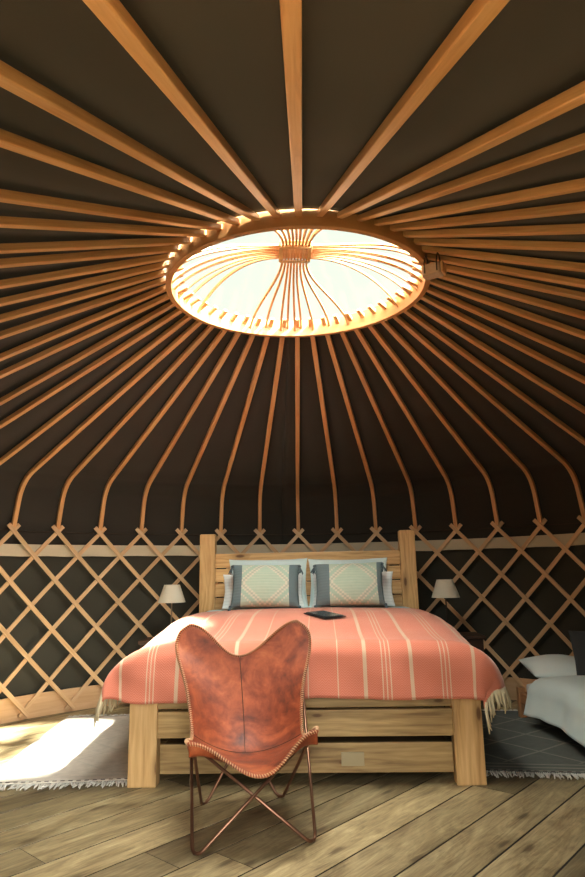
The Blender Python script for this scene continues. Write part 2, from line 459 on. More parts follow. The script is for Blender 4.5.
# floor : wide boards at 45.5 degrees
def build_floor():
    ang = radians(45.5); u = V((cos(ang), sin(ang), 0)); n = V((-sin(ang), cos(ang), 0))
    mb = MB(); board = []; mats = []
    PW = .231; OFF = FLOOR_OFF
    R = 3.16
    k0 = int((-R - OFF) / PW) - 1
    for k in range(k0, k0 + 40):
        c0 = OFF + k * PW; c1 = c0 + PW
        if c1 < -R or c0 > R: continue
        rng = random.Random(k * 13 + 5)
        x = -R - rng.random() * 3.0
        if k == FJ[0]: x = FJ[1] - 9.0
        if k == FJ2[0]: x = FJ2[1] - 9.0
        while x < R:
            L = 3.0
            a, b = x + .0015, x + L - .0015
            x += L
            # clip to circle
            m = max(abs(c0), abs(c1)) if c0 * c1 > 0 else max(abs(c0), abs(c1))
            if m >= R - .02: m2 = min(abs(c0), abs(c1)) if c0 * c1 > 0 else 0; half = sqrt(max(0, R * R - min(m2, R) ** 2)) * .6
            else: half = sqrt(R * R - m * m)
            a = max(a, -half); b = min(b, half)
            if b - a < .05: continue
            g = .0042; val = rng.random(); e = .0015
            prof = [(c0 + g, -.02), (c0 + g, -e), (c0 + g + e, 0), (c1 - g - e, 0), (c1 - g, -e), (c1 - g, -.02)]
            vs = []
            for s in (a, b):
                for p, z in prof: vs.append(u * s + n * p + V((0, 0, z)))
            fs = [[i, i + 1, i + 7, i + 6] for i in range(5)]
            uvs = [[(a, prof[i][0]), (a, prof[i + 1][0]), (b, prof[i + 1][0]), (b, prof[i][0])] for i in range(5)]
            fs.append([0, 1, 2, 3, 4, 5]); uvs.append([(a, q[0]) for q in prof]); fs.append([11, 10, 9, 8, 7, 6]); uvs.append([(b, q[0]) for q in prof[::-1]])
            mb.add(vs, [f[::-1] for f in fs], [q[::-1] for q in uvs]); board += [rng.random()] * len(fs); mats += [1, 0, 0, 0, 1, 1, 1]  # board sides take the dark seam colour, painting shade into the gaps
    # sub-floor disc beneath the gaps
    NBF = len(board)
    N = 64
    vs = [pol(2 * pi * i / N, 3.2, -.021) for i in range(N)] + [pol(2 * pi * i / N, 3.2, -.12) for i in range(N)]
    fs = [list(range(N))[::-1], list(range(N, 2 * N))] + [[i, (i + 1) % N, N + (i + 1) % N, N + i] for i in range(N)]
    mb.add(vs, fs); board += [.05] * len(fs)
    o = mb.build('floor', M['floor'])
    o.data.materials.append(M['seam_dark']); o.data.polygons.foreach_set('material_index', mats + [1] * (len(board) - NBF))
    at = o.data.attributes.new('board', 'FLOAT', 'FACE'); at.data.foreach_set('value', board)
    tag(o, 'wide weathered pine floor boards laid diagonally across the round tent', 'floor', kind='structure')
FLOOR_OFF = 0.18; FJ = (1, -1.16); FJ2 = (-4, .77)
build_floor()

def arc_range():
    a0 = DOOR_A + DOOR_H; return a0, a0 + 2 * pi - 2 * DOOR_H

# wall canvas
a0, a1 = arc_range()
def wallfn(s, t):
    a = a0 + (a1 - a0) * s; z = -.01 + 1.50 * t
    r = 3.075 + .006 * noise.noise(V((a * 6, z * 3, 2))) + .003 * noise.noise(V((a * 30, z * 1.2, 5)))
    return pol(a, r, z)
tag(MB().grid(wallfn, 200, 14).build('wall_round', M['canvas_wall'], smooth=True, solid=.006),
    'dark olive canvas wall of the tent behind the wooden lattice', 'wall', kind='structure')

# roof path of a rafter (inner/lower face line), by azimuth
# the poles are set by hand: small irregularities of their outer ends (radians)
SKEW = {-8: .012, -10: .026, -11: .01, -12: .042, -13: .021, -14: .034, -15: .046, -16: .038, -18: .038, -19: -.006, -21: -.052, -22: -.020,
        8: -.010, 9: -.018, 10: -.004, 11: -.022, 12: .004, 13: .017, 14: .034, 15: -.010, 16: -.012, 17: .031, 18: .030, 19: .033, 20: .010, 21: .029, 22: -.006,
        -23: -.0068, 23: .015, 24: .010}
def rafter_path(a, over_door=False, da=0):
    p0 = pol(a, R_O, 0); p0.x += RDX; p0.z = rimz(p0.x, p0.y) + .045
    # end pokes through the rim
    d = pol(a, 1)
    kn = pol(a + da, RKN, ZKN); kn.z -= .006 * kn.x * .3
    sl = (kn - p0); sl_n = sl.normalized()
    pin = p0 - sl_n * .108
    pts = [pin, p0]
    for k in range(1, 8): pts.append(p0 + sl * (k / 8 * .92))
    if over_door:
        e = p0 + sl * 1.035; pts.append(p0 + sl); pts.append(e)
        return pts
    base = pol(a + da * .5, RW - .008, latz(RW * sin(a)) + .025)
    A = p0 + sl * .93; kk = kn + sl_n * .035 + V((0, 0, .01)); B = kk + (base - kk) * .42
    for k in range(0, 9):
        t = k / 8; pts.append(A * (1 - t) ** 2 + kk * 2 * t * (1 - t) + B * t * t)
    pts.append(base * .5 + B * .5); pts.append(base)
    return pts

ORD = ['', 'first', 'second', 'third', 'fourth', 'fifth', 'sixth', 'seventh', 'eighth', 'ninth', 'tenth', 'eleventh', 'twelfth', 'thirteenth',
       'fourteenth', 'fifteenth', 'sixteenth', 'seventeenth', 'eighteenth', 'nineteenth', 'twentieth', 'twenty-first', 'twenty-second', 'twenty-third']
for k in range(-23, 25):
    a = k * DA + PHI0
    rr = random.Random(k + 100)
    door = in_door(a, .02)
    pts = rafter_path(a, door, SKEW.get(k, 0))
    side = V((cos(a), -sin(a), 0)); up = []
    W = .036; T = .032
    # centre line is the lower face lifted by half a thickness
    P = []
    for i, p in enumerate(pts):
        q = pts[min(i + 1, len(pts) - 1)] - pts[max(i - 1, 0)]; q.normalize()
        nn = side.cross(q); nn = nn if nn.z > 0 or nn.dot(pol(a, 1)) > 0 else -nn
        P.append(p + nn * T / 2)
    ws = [.028, .032] + [W] * (len(P) - 2); ts = [.022, .027] + [T] * (len(P) - 2)
    o = MB().sweep(P, [side] * len(P), ws, ts).build('roof_rafter', M['rafter'])
    m = o.modifiers.new('bev', 'BEVEL'); m.width = .004; m.segments = 2
    if k == 0: lab = 'bent wooden rafter rising straight above the middle of the headboard'
    elif k == 24: lab = 'wooden rafter directly overhead, running from the top picture edge to the crown wheel'
    elif k == 23: lab = 'wooden rafter at the top right, next right of the one directly overhead'
    elif k == -23: lab = 'wooden rafter at the top left, next left of the one directly overhead'
    else: lab = 'bent wooden rafter, %s to the %s of the one above the middle of the headboard' % (ORD[abs(k)], 'left' if k < 0 else 'right')
    tag(o, lab, 'rafter', 'rafters of the tent roof')

# roof canvas
def roof_fn(s, t):
    a = 2 * pi * s
    ps = []
    p0 = pol(a, R_O - .01); p0.x += RDX; z0 = rimz(p0.x, p0.y) + .088
    r0 = .769
    prof = [(r0, z0), (RKN - .18, ZKN + .072 + .068), (RKN, ZKN + .055), (RKN + .09, ZKN - .05), (RW + .035, ZL + .1), (RW + .056, 1.43), (RW + .052, 1.405)]
    br = [0, .56, .64, .72, .86, .975, 1]
    for i in range(len(br) - 1):
        if t <= br[i + 1] + 1e-9:
            w = (t - br[i]) / (br[i + 1] - br[i]); r = prof[i][0] * (1 - w) + prof[i + 1][0] * w; z = prof[i][1] * (1 - w) + prof[i + 1][1] * w; break
    if t > .95: z += .012 * noise.noise(V((a * 5, 3, 0))) + .006 * sin(a * 24)
    sag = .012 * (.5 + .5 * cos((a - PHI0) * NR)) if t < .6 else 0
    z += (sag - .008) * min(1, t * 6)
    z += .006 * noise.noise(V((r * sin(a) * 3, r * cos(a) * 3, 1)))
    return pol(a, r, z)
br_skip = lambda s, t: in_door(2 * pi * s) and t > .66
roof = MB().grid(roof_fn, 288, 50, skip=br_skip)
def skirt_fn(s, t):
    a = 2 * pi * s; prof = [(RKN + .06, ZKN + .012), (3.10, 1.56), (3.125, 1.45), (3.13, 1.25)]; q = t * 3; i = min(2, int(q)); w = q - i
    return pol(a, prof[i][0] * (1 - w) + prof[i + 1][0] * w, prof[i][1] * (1 - w) + prof[i + 1][1] * w)
roof.grid(skirt_fn, 288, 12, skip=lambda s, t: in_door(2 * pi * s))
tag(roof.build('ceiling', M['canvas_roof'], smooth=True, solid=.006),
    'dark brown canvas roof of the tent stretched over the rafters', 'ceiling', kind='structure')

# lattice
lat = thing('lattice_wall', 'crisscross trellis of pale wooden slats round the tent wall', 'lattice', (0, 0, 0))
ROWH = (ZL - .055) / 7
for sgn, rr in ((1, RW - .007), (-1, RW + .007)):
    for k in range(NR):
        a = k * DA + PHI0
        path = []; n = 14
        e = .26      # heads and feet run past the outer crossings (in rows)
        ok = True
        for i in range(n + 1):
            q = -e + (7 + 2 * e * .85) * i / n
            az = a + sgn * q * DA / 2
            z = latz(RW * sin(az)) - q * ROWH
            path.append((az, z))
        keep = [(az, z) for az, z in path if not in_door(az)]
        if len(keep) < 3: continue
        # keep the longest contiguous run
        runs = []; cur = []
        for az, z in path:
            if in_door(az):
                if cur: runs.append(cur)
                cur = []
            else: cur.append((az, z))
        if cur: runs.append(cur)
        run = max(runs, key=len)
        if len(run) < 3: continue
        P = [pol(az, rr, max(z, .008)) for az, z in run]
        mb = MB().sweep(P, [V((0, 0, 1))] * len(P), .034, .011)
        mb.build('slat', M['slat'], lat)

# band, cable, base board
def arc_strip(name, r, z0, z1, th, mat, label, cat, wob=0, kind=None, ext=0):
    mb = MB()
    N = 220
    def prof(a):
        w = wob * (noise.noise(V((a * 4, 1, 0))) + .35 * sin(a * 48))
        w2 = wob * .3 * noise.noise(V((a * 7, 9, 0)))
        return [(r - th / 2, z0 + w), (r - th / 2, z1 + w2), (r + th / 2, z1 + w2), (r + th / 2, z0 + w)]
    vs = []; fs = []; uvs = []
    for i in range(N + 1):
        a = a0 + (a1 - a0) * i / N
        vs += [pol(a, q, z) for q, z in prof(a)]
    for i in range(N):
        for k in range(4):
            k2 = (k + 1) % 4
            fs.append([i * 4 + k, i * 4 + k2, i * 4 + 4 + k2, i * 4 + 4 + k]); l = (a1 - a0) / N * r
            hh = [0, z1 - z0, z1 - z0 + .02, 2 * (z1 - z0)]
            uvs.append([(i * l, hh[k]), (i * l, hh[k2]), (i * l + l, hh[k2]), (i * l + l, hh[k])])
    fs += [[3, 2, 1, 0], [N * 4, N * 4 + 1, N * 4 + 2, N * 4 + 3]]; uvs += [[(0, 0)] * 4] * 2
    o = mb.add(vs, fs, uvs).build(name, mat, smooth=False)
    return tag(o, label, cat, kind=kind)
arc_strip('wall_band', 3.036, 1.305, 1.405, .008, M['band'], 'cream cloth band running round behind the top of the lattice', 'band', .007)
arc_strip('baseboard_round', 3.036, .0, .185, .018, M['board'], 'pale bent plywood skirting along the foot of the lattice wall', 'baseboard', 0, 'structure')
mb = MB()
mb.tube([pol(a0 + (a1 - a0) * i / 200, RW + .024, latz(RW * sin(a0 + (a1 - a0) * i / 200)) + .005 - .004 * sin(24 * (a0 + (a1 - a0) * i / 200 - PHI0)) ** 2) for i in range(201)], .004, 6)
tag(mb.build('tension_cord', M['cord'], smooth=True), 'thin dark cord strung along the top crossings of the lattice', 'cord')

# door frame behind the camera
fr = MB()
dl = pol(DOOR_A - DOOR_H, 3.0); dr = pol(DOOR_A + DOOR_H, 3.0)
dd = (dr - dl).normalized(); dn = V((-dd.y, dd.x, 0))
def dbox(mb, s0, s1, n0, n1, z0, z1):
    b = MB().box((s0, n0, z0), (s1, n1, z1), .005)
    b.v = [tuple(dl + dd * p[0] + dn * p[1] + V((0, 0, p[2]))) for p in b.v]
    mb.add(b.v, b.f, b.uv)
Wd = (dr - dl).length
dbox(fr, -.04, .035, -.06, .06, 0, 1.87); dbox(fr, Wd - .035, Wd + .04, -.06, .06, 0, 1.87)
dbox(fr, .035, Wd - .035, -.06, .06, 1.79, 1.87); dbox(fr, .035, Wd - .035, -.06, .06, 0, .05)
tag(fr.build('door_1', M['doorwood']), 'wooden door frame of the tent entrance', 'door', kind='structure')
mb = MB(); N = 48
mb.add([pol(2 * pi * i / N, 40, -.13) for i in range(N)], [list(range(N))[::-1]])
tag(mb.build('ground', M['ground']), 'grass field outside the tent', 'ground', kind='structure')

# ------------------------------------------------------------------ crown wheel
wheel = thing('crown_wheel', 'round bent wood crown wheel open to the sky at the roof centre', 'roof wheel', (0, 0, 2.742))
def rel(p, o): return V(p) - V(o.location)
N = 96
path = []; sd = []
for i in range(N):
    a = 2 * pi * i / N; p = pol(a, (R_O + R_I) / 2); p.x += RDX; p.z = rimz(p.x, p.y) + RIM_H / 2
    path.append(rel(p, wheel)); sd.append(pol(a, 1))
o = MB().sweep(path, sd, R_O - R_I, RIM_H, closed=True).build('rim', M['rim'], wheel)
mm = o.modifiers.new('bev', 'BEVEL'); mm.width = .004; mm.segments = 2
APEX = 3.0
FAN = [-3.45, -2.3, -1.25, -.75, -.25, .2, 1.05, 2.2, 3.6]
NB = len(FAN)
def slat_pts(i, ax, flip):
    off = (i - (NB - 1) / 2)
    mid = off * .0185
    out = []
    for side in (-1, 1):
        ae = FAN[i] * DA * 1.04 * (1 if ax == 'y' else 1)
        rot = radians(3.5)
        if ax == 'y': b = (0 if side > 0 else pi) + (ae if side > 0 else -ae) + rot
        else: b = (pi / 2 if side > 0 else -pi / 2) + (-ae if side > 0 else ae) + rot
        e = pol(b, R_I); e.x += RDX
        e.z = rimz(e.x, e.y) + .045 + .016 * (1 if i % 2 else 0)
        m = V((mid, side * .085, 0)) if ax == 'y' else V((side * .085, mid, 0))
        m.z = APEX + (0.0 if ax == 'y' else .014) - .004
        c1 = m + (V((0, side * .27, .0)) if ax == 'y' else V((side * .27, 0, .0)))
        c2 = e * .82 + m * .18; c2.z = e.z + .135
        seg = []
        for k in range(15):
            t = k / 14
            seg.append(m * (1 - t) ** 3 + c1 * 3 * t * (1 - t) ** 2 + c2 * 3 * t * t * (1 - t) + e * t ** 3)
        ex = (e - c2).normalized(); seg.append(e + ex * .02)
        out.append(seg)
    return out[0][::-1] + [V((mid, 0, APEX + .003)) if ax == 'y' else V((0, mid, APEX + .017))] + out[1]
for ax in 'yx':
    for i in range(NB):
        P = [rel(p, wheel) for p in slat_pts(i, ax, 0)]
        s = V((1, 0, 0)) if ax == 'y' else V((0, 1, 0))
        MB().sweep(P, [s] * len(P), .014, .013).build('bent_slat', M['rim'], wheel)
mb = MB()
for dx, dy in ((1, 0), (-1, 0), (0, 1), (0, -1)):
    for q in range(3):
        c = .078 + q * .007
        if dx:
            P = [V((dx * c, s * .088, APEX + h)) for s, h in ((-1, -.012), (1, -.012), (1, .028), (-1, .028))]
        else:
            P = [V((s * .088, dy * c, APEX + h)) for s, h in ((-1, -.012), (1, -.012), (1, .028), (-1, .028))]
        mb.tube([rel(p, wheel) for p in P], .004, 6, closed=True)
mb.build('lashing', M['twine'], wheel, smooth=True)
# clear weather cover over the wheel
mb = MB()
prof = [(.83, 2.83), (.83, 2.86), (.72, 2.95), (.58, 3.04), (.38, 3.10), (.18, 3.125), (.005, 3.13)]
mb.lathe([(r, z - 2.83) for r, z in prof], 48, (0, 0, 0))
cov = mb.build('dome_cover', M['clear'], wheel, smooth=True, loc=(RDX, 0, 2.875 - 2.742)); cov['label'] = 'clear domed weather cover'

# little box beside the rim
bx = thing('hanging_box', 'small pale box hung under the rafters at the right rim of the crown wheel', 'box', (.685, -.459, 2.655), radians(-35))
MB().box((-.05, -.035, -.032), (.05, .035, .032), .012).build('body', M['boxcloth'], bx)
MB().box((.051, -.03, -.03), (.066, .03, .03), .006).build('end_cap', M['rafter'], bx)
for s in (-.03, .035):
    MB().sweep([(s, -.037, -.02), (s, -.038, .034), (s, -.01, .09), (s, .01, .09), (s, .038, .034), (s, .037, -.02)], [V((1, 0, 0))] * 6, .006, .0025).build('strap', M['cord'], bx)

# ------------------------------------------------------------------ bed
BX, BY, BA = .0074, .2593, -.091
def W2(x, y, z=0):
    return V((BX + x * cos(BA) - y * sin(BA), BY + x * sin(BA) + y * cos(BA), z))
bed = thing('bed_frame', 'chunky knotty pine double bed frame with tall plank headboard', 'bed', (BX, BY, 0), BA)
HW = .973; LB = 2.14
for s in (-1, 1):
    x0, x1 = sorted((s * HW, s * (HW - .158)))
    MB().box((x0, 0, 0), (x1, .09, .475), .006).build('foot_post', M['pine'], bed)
    # headboard post with chamfered top
    x0, x1 = sorted((s * HW, s * (HW - .142)))
    p = MB().box((x0, LB - .10, 0), (x1, LB, 1.49), .012)
    p.v = [(a, b, c - (.012 * abs((a - (x0 + x1) / 2) / .071) ** 2 if c > 1.4 else 0)) for a, b, c in p.v]
    p.build('head_post', M['pine'], bed)
    x0, x1 = sorted((s * (HW - .02), s * (HW - .055)))
    MB().box((x0, .0905, .24), (x1, LB - .1005, .46), .005).build('side_rail', M['pine_grey'], bed)
for z0, z1 in ((1.178, 1.303), (1.052, 1.168), (.925, 1.042), (.79, .915), (.30, .78)):
    MB().box((-HW + .142, LB - .085, z0), (HW - .142, LB - .04, z1), .006).build('headboard_rail', M['pine'], bed)
for z0, z1, y0 in ((.398, .47, .012), (.247, .386, .012)):
    MB().box((-HW + .158, y0, z0), (HW - .158, y0 + .045, z1), .005).build('foot_rail', M['pine_grey'], bed)
MB().box((-HW + .0552, .16, .40), (HW - .0552, LB - .10, .44), .003).build('slat_base', M['pine_grey'], bed)
dr_ = MB()
dr_.box((-HW + .172, .02, .062), (HW - .166, .048, .214), .005)
drw = dr_.build('drawer', M['pine_grey'], bed)
MB().box((.20, .012, .098), (.325, .0205, .168), .003).build('drawer_handle', M['handle'], drw)
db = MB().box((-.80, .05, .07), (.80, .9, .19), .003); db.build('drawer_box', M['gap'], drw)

def drape(nu, nv, U0, U1, V0, V1, ax, rx, ay0, ry, ztop, flare=.12, wr=.012, p=3.0, seed=0, ay1=None, ry1=.1, corner=False):
    """cloth over a rounded block; u = arc length across, v = arc length along. folds beyond |u|>ax, v<ay0, v>ay1"""
    def fold(d, r):
        if d <= 0: return 0, 0
        q = r * pi / 2
        if d < q: th = d / r; return r * sin(th), r * (1 - cos(th))
        return r + (d - q) * flare, r + (d - q) * sqrt(1 - flare * flare)
    def fn(s, t):
        u = U0 + (U1 - U0) * s; v = V0 + (V1 - V0) * t
        x = max(-ax, min(ax, u)); dx, hx = fold(abs(u) - ax, rx); x += dx * (1 if u > 0 else -1)
        y = max(ay0, v); dy, hy = fold(ay0 - v, ry)
        if ay1 is not None:
            y = min(y, ay1); d1, h1 = fold(v - ay1, ry1)
        else: d1 = h1 = 0
        y = y - dy + d1
        h = (hx ** p + hy ** p + h1 ** p) ** (1 / p)
        z = ztop(x, y) - h
        amp = wr * (.25 + min(1, h / .15))
        n1 = noise.noise(V((u * 3.2 + seed, v * 1.9, seed))) + .5 * noise.noise(V((u * 7 + seed, v * 4, 3)))
        z += amp * n1 * (1 if h < .2 else .5)
        if corner:
            c = min(1, hx / .2) * min(1, hy / .25)
            if u > 0: x -= .13 * c
            else: z += .07 * c
        if hx > .05: x += (1 if u > 0 else -1) * amp * 1.0 * noise.noise(V((v * 5, u * .8, seed + 4)))
        if hy > .03: y -= amp * 1.1 * (noise.noise(V((u * 5, v * 1.2, seed + 7))) + .2) + (.0045 * (1 + sin(u * 10 + v * 16 + 2 * noise.noise(V((u * 2, v * 2, 9))))) * min(1, hy / .15) if corner else 0)
        return V((x, y, z))
    return fn

# mattress and duvet
mt = MB().box((-.90, .10, .4405), (.90, 2.03, .66), .05)
tag(mt.build('mattress', M['mattress'], smooth=True, loc=(BX, BY, 0), rotz=BA), 'thick mattress in the pine bed under the coral throw', 'mattress')
def bedtop(x, y):
    f = max(0, min(1, (y - .05) / 1.1)); f = f * f * (3 - 2 * f)
    return .752 + .088 * f - .015 * (x / .8) ** 2
dv = drape(60, 60, -1.10, 1.10, -.05, 2.02, .84, .14, .10, .08, lambda x, y: bedtop(x, y) - .012, wr=.010, seed=0)
o = MB().grid(dv, 70, 60).build('duvet', M['sheet'], smooth=True, loc=(BX, BY, 0), rotz=BA, solid=.008)
tag(o, 'pale blue duvet covering the bed under the coral throw', 'duvet')

TU = 1.235; TV0, TV1 = -.275, 1.62
th = drape(1, 1, -TU, TU, TV0, TV1, .84, .275, .075, .095, bedtop, wr=.019, seed=0, corner=True)
throw = MB().grid(th, 150, 110, uvfn=lambda s, t: (-TU + 2 * TU * s, TV0 + (TV1 - TV0) * t)).build('throw_blanket', M['throw'], smooth=True, loc=(BX, BY, 0), rotz=BA, solid=.006)
tag(throw, 'coral woven throw with cream stripes and fringed ends spread over the bed', 'blanket')
for s in (-1, 1):
    mb = MB(); n = 130
    for i in range(n):
        t = (i + .5) / n
        a = th(0 if s < 0 else 1, t); b = th(.02 if s < 0 else .98, t)
        d = (a - b).normalized(); d = (d * .6 + V((0, 0, -1)) + V((random.uniform(-.2, .2), random.uniform(-.35, .35), 0))).normalized()
        L = random.uniform(.08, .125) * (1.25 if t < .04 else 1)
        w = V((random.uniform(-.01, .01), random.uniform(-.015, .015), 0))
        P = [a - d * .006, a + d * L * .35 + w * .5, a + d * L * .7 + w, a + d * L]
        mb.tube(P, [.0045, .0065, .0065, .003], 5)
    f = mb.build('fringe', M['fringe'], throw, smooth=True); f['label'] = 'cream knotted fringe'; f['kind'] = 'stuff'

# pillows
def pillow_mesh(w, h, t, seed, n=26, pinch=.06, wr=.010, ex=.5):
    mb = MB()
    def surf(sg):
        def fn(s, q):
            u = 2 * s - 1; v = 2 * q - 1
            # cluster samples to the edge
            u = sin(u * pi / 2); v = sin(v * pi / 2)
            x = w / 2 * u * (1 - pinch * (1 - v * v) * abs(u) ** 2); z = h / 2 * v * (1 - pinch * (1 - u * u) * abs(v) ** 2)
            k = max(0, (1 - u * u) * (1 - v * v)) ** ex
            y = sg * t / 2 * k
            nz = wr * (noise.noise(V((x * 6, z * 6, seed + sg))) + .5 * noise.noise(V((x * 14, z * 14, seed))))
            return V((x + nz * .4, y + nz * k, z + nz * .4))
        return fn
    uvf = lambda s, q: ((sin((2 * s - 1) * pi / 2) + 1) / 2, (sin((2 * q - 1) * pi / 2) + 1) / 2)
    mb.grid(surf(-1), n, n, uvf)
    b = MB().grid(surf(1), n, n, uvf); mb.add(b.v, [f[::-1] for f in b.f], [q[::-1] for q in b.uv])
    return mb
def put_pillow(name, mat, w, h, t, seed, x, y, z, tilt, yaw, label, cat, roll=0, group=None, **kw):
    """z = height of the lower edge; leaning back by tilt"""
    o = pillow_mesh(w, h, t, seed, **kw).build(name, mat, smooth=True, weld=True)
    c = W2(x, y, 0)
    R = Matrix.Rotation(BA + yaw, 4, 'Z') @ Matrix.Rotation(-tilt, 4, 'X') @ Matrix.Rotation(roll, 4, 'Y')
    off = R @ V((0, 0, h / 2))
    o.matrix_world = Matrix.Translation(c + V((0, 0, z)) + off) @ R
    return tag(o, label, cat, group)
put_pillow('pillow', M['sheet'], .70, .43, .115, 1, -.345, 1.925, .825, radians(9), 0, 'pale blue pillow leaning on the headboard behind the left green cushion', 'pillow', group='pillows on the bed')
put_pillow('pillow', M['sheet'], .70, .42, .115, 2, .36, 1.925, .825, radians(9), 0, 'pale blue pillow leaning on the headboard behind the right green cushion', 'pillow', group='pillows on the bed')
put_pillow('pillow', M['pillow_stripe'], .70, .30, .10, 3, -.375, 1.775, .835, radians(18), radians(3), 'white striped pillow just behind the left green cushion', 'pillow', group='pillows on the bed')
put_pillow('pillow', M['pillow_stripe'], .70, .30, .10, 4, .385, 1.775, .835, radians(18), radians(-3), 'white striped pillow just behind the right green cushion', 'pillow', group='pillows on the bed')
def kilim(seed, x, yaw, roll, label):
    o = put_pillow('cushion', M['cushion' if seed == 11 else 'cushion_b'], .57, .365, .18, seed, x, 1.60, .852, radians(20), yaw, label, 'cushion', roll, 'green patterned cushions', pinch=.05, wr=.006, ex=.42)
    for sx in (-1, 1):
        for sz in (-1, 1):
            mb = MB()
            rng = random.Random(seed * 7 + sx + 3 * sz)
            c = V((sx * .284, -.016, sz * .172))
            mb.lathe([(.001, .0), (.012, -.004), (.014, -.014), (.009, -.022)], 8, c)
            for i in range(12):
                an = i * pi / 6; e = V((cos(an) * .018 + sx * .012 + rng.uniform(-.006, .006), sin(an) * .010 - .004, -.075 + rng.uniform(-.01, .01)))
                mb.tube([c + V((cos(an) * .006, sin(an) * .006, -.02)), c + e * .6 + V((sx * .004, 0, -.01)), c + e], .003, 5)
            mb.build('tassel', M['grey_tassel'], o, smooth=True)
    return o
kilim(11, -.345, radians(2), radians(1), 'left green diamond-patterned cushion with blue-grey ends and tassels on the bed')
kilim(12, .352, radians(-3), radians(-1), 'right green diamond-patterned cushion with blue-grey ends and tassels on the bed')

# tablet on the throw
tx, ty = .135, .84
tz = bedtop(tx, ty) + .012
tb = thing('tablet', 'thin black tablet in a cover lying on the coral throw', 'tablet', W2(tx, ty, tz))
sl = (bedtop(tx, ty + .12) - bedtop(tx, ty - .12)) / .24
tb.rotation_euler = (Matrix.Rotation(BA, 4, 'Z') @ Matrix.Rotation(math.atan(sl) * .8, 4, 'X') @ Matrix.Rotation(radians(-60), 4, 'Z')).to_euler()
MB().box((-.15, -.085, 0), (.15, .085, .007), .003).build('cover', M['black'], tb)
MB().box((-.137, -.072, .0072), (.137, .072, .012), .002).build('slab', M['screen'], tb)

# ------------------------------------------------------------------ bedside tables with lamps
def bedside(x, label):
    t = thing('bedside_table', label, 'bedside table', W2(x, 1.95, 0), BA, 'bedside tables')
    MB().box((-.19, -.165, .555), (.19, .165, .585), .006).build('tabletop', M['stand_wood'], t)
    MB().box((-.175, -.15, .43), (.175, .15, .555), .003).build('apron_box', M['stand_wood'], t)
    for sx in (-1, 1):
        for sy in (-1, 1):
            MB().box((sx * .165 - .018, sy * .135 - .018, 0), (sx * .165 + .018, sy * .135 + .018, .43), .004).build('leg', M['stand_wood'], t)
    return t
bedside(-1.25, 'small dark wooden bedside table hidden left of the bed, under the left lamp')
bedside(1.275, 'small dark wooden bedside table right of the bed, under the right lamp')
def lamp(px, py, label, metal):
    t = thing('table_lamp', label, 'lamp', (px, py, .585), 0, 'bedside lamps')
    MB().lathe([(.0, .0), (.065, 0), (.065, .010), (.055, .016), (.010, .022), (.0, .022)], 24).build('base', metal, t, smooth=True)
    MB().tube([(0, 0, .018), (0, 0, .36)], .006, 10).build('stem', metal, t, smooth=True)
    sh = [(.121, .303), (.120, .303), (.068, .452), (.069, .452)]
    MB().lathe([(.1215, .303), (.069, .455), (.066, .455), (.1185, .303), (.1215, .303)], 40).build('lamp_shade', M['shade'], t, smooth=False)
    mb = MB().tube([V((cos(a) * .0665, sin(a) * .0665, .448)) for a in [2 * pi * i / 24 for i in range(24)]], .002, 6, closed=True)
    for a in (0, 2 * pi / 3, 4 * pi / 3): mb.tube([(0, 0, .40), (cos(a) * .066, sin(a) * .066, .448)], .002, 6)
    mb.build('shade_ring', metal, t, smooth=True)
    MB().lathe([(.0, .36), (.012, .36), (.014, .385), (.028, .41), (.030, .425), (.02, .445), (.0, .45)], 16).build('bulb', M['white'], t, smooth=True)
    return t
lamp(-1.012, 2.341, 'small bedside lamp with cream cone shade left of the headboard', M['brass'])
lamp(1.386, 2.14, 'small bedside lamp with cream cone shade right of the headboard', M['dark_metal'])

# ------------------------------------------------------------------ butterfly chair
ch = thing('butterfly_chair', 'tan leather butterfly chair on bronzed folding rods at the foot of the bed', 'chair', (-.29, -.2, 0))
O = V((-.29, -.2, 0))
FL, FR, BL, BR = V((-.5, -.531, .009)), V((-.008, -.453, .009)), V((-.514, .048, .009)), V((-.133, .106, .009))
tFL, tFR = V((-.522, -.475, .412)), V((.004, -.43, .436)); tBL, tBR = V((-.612, .19, .815)), V((-.022, .19, .822))
for f, ta, tb_ in ((FL, tBL, tFR), (FR, tBR, tFL), (BL, tFL, tBR), (BR, tFR, tBL)):
    mid = f
    dA = (ta - f).normalized(); dB = (tb_ - f).normalized()
    hor = (V((tb_.x - ta.x, tb_.y - ta.y, 0))).normalized() * .022
    hA = hor if (ta - f).xy.dot(hor.xy) > (tb_ - f).xy.dot(hor.xy) else -hor
    pa = f + hA; pb = f - hA
    o = .004 if f in (FL, BL) else -.004
    P = rounded([ta, pa, pb, tb_], .026, 6)
    # let crossing rods pass each other
    P = [P[0]] + [p for p in P[1:-1]] + [P[-1]]
    MB().tube([p - O for p in P], .0078, 10).build('frame_rod', M['copper'], ch, smooth=True)

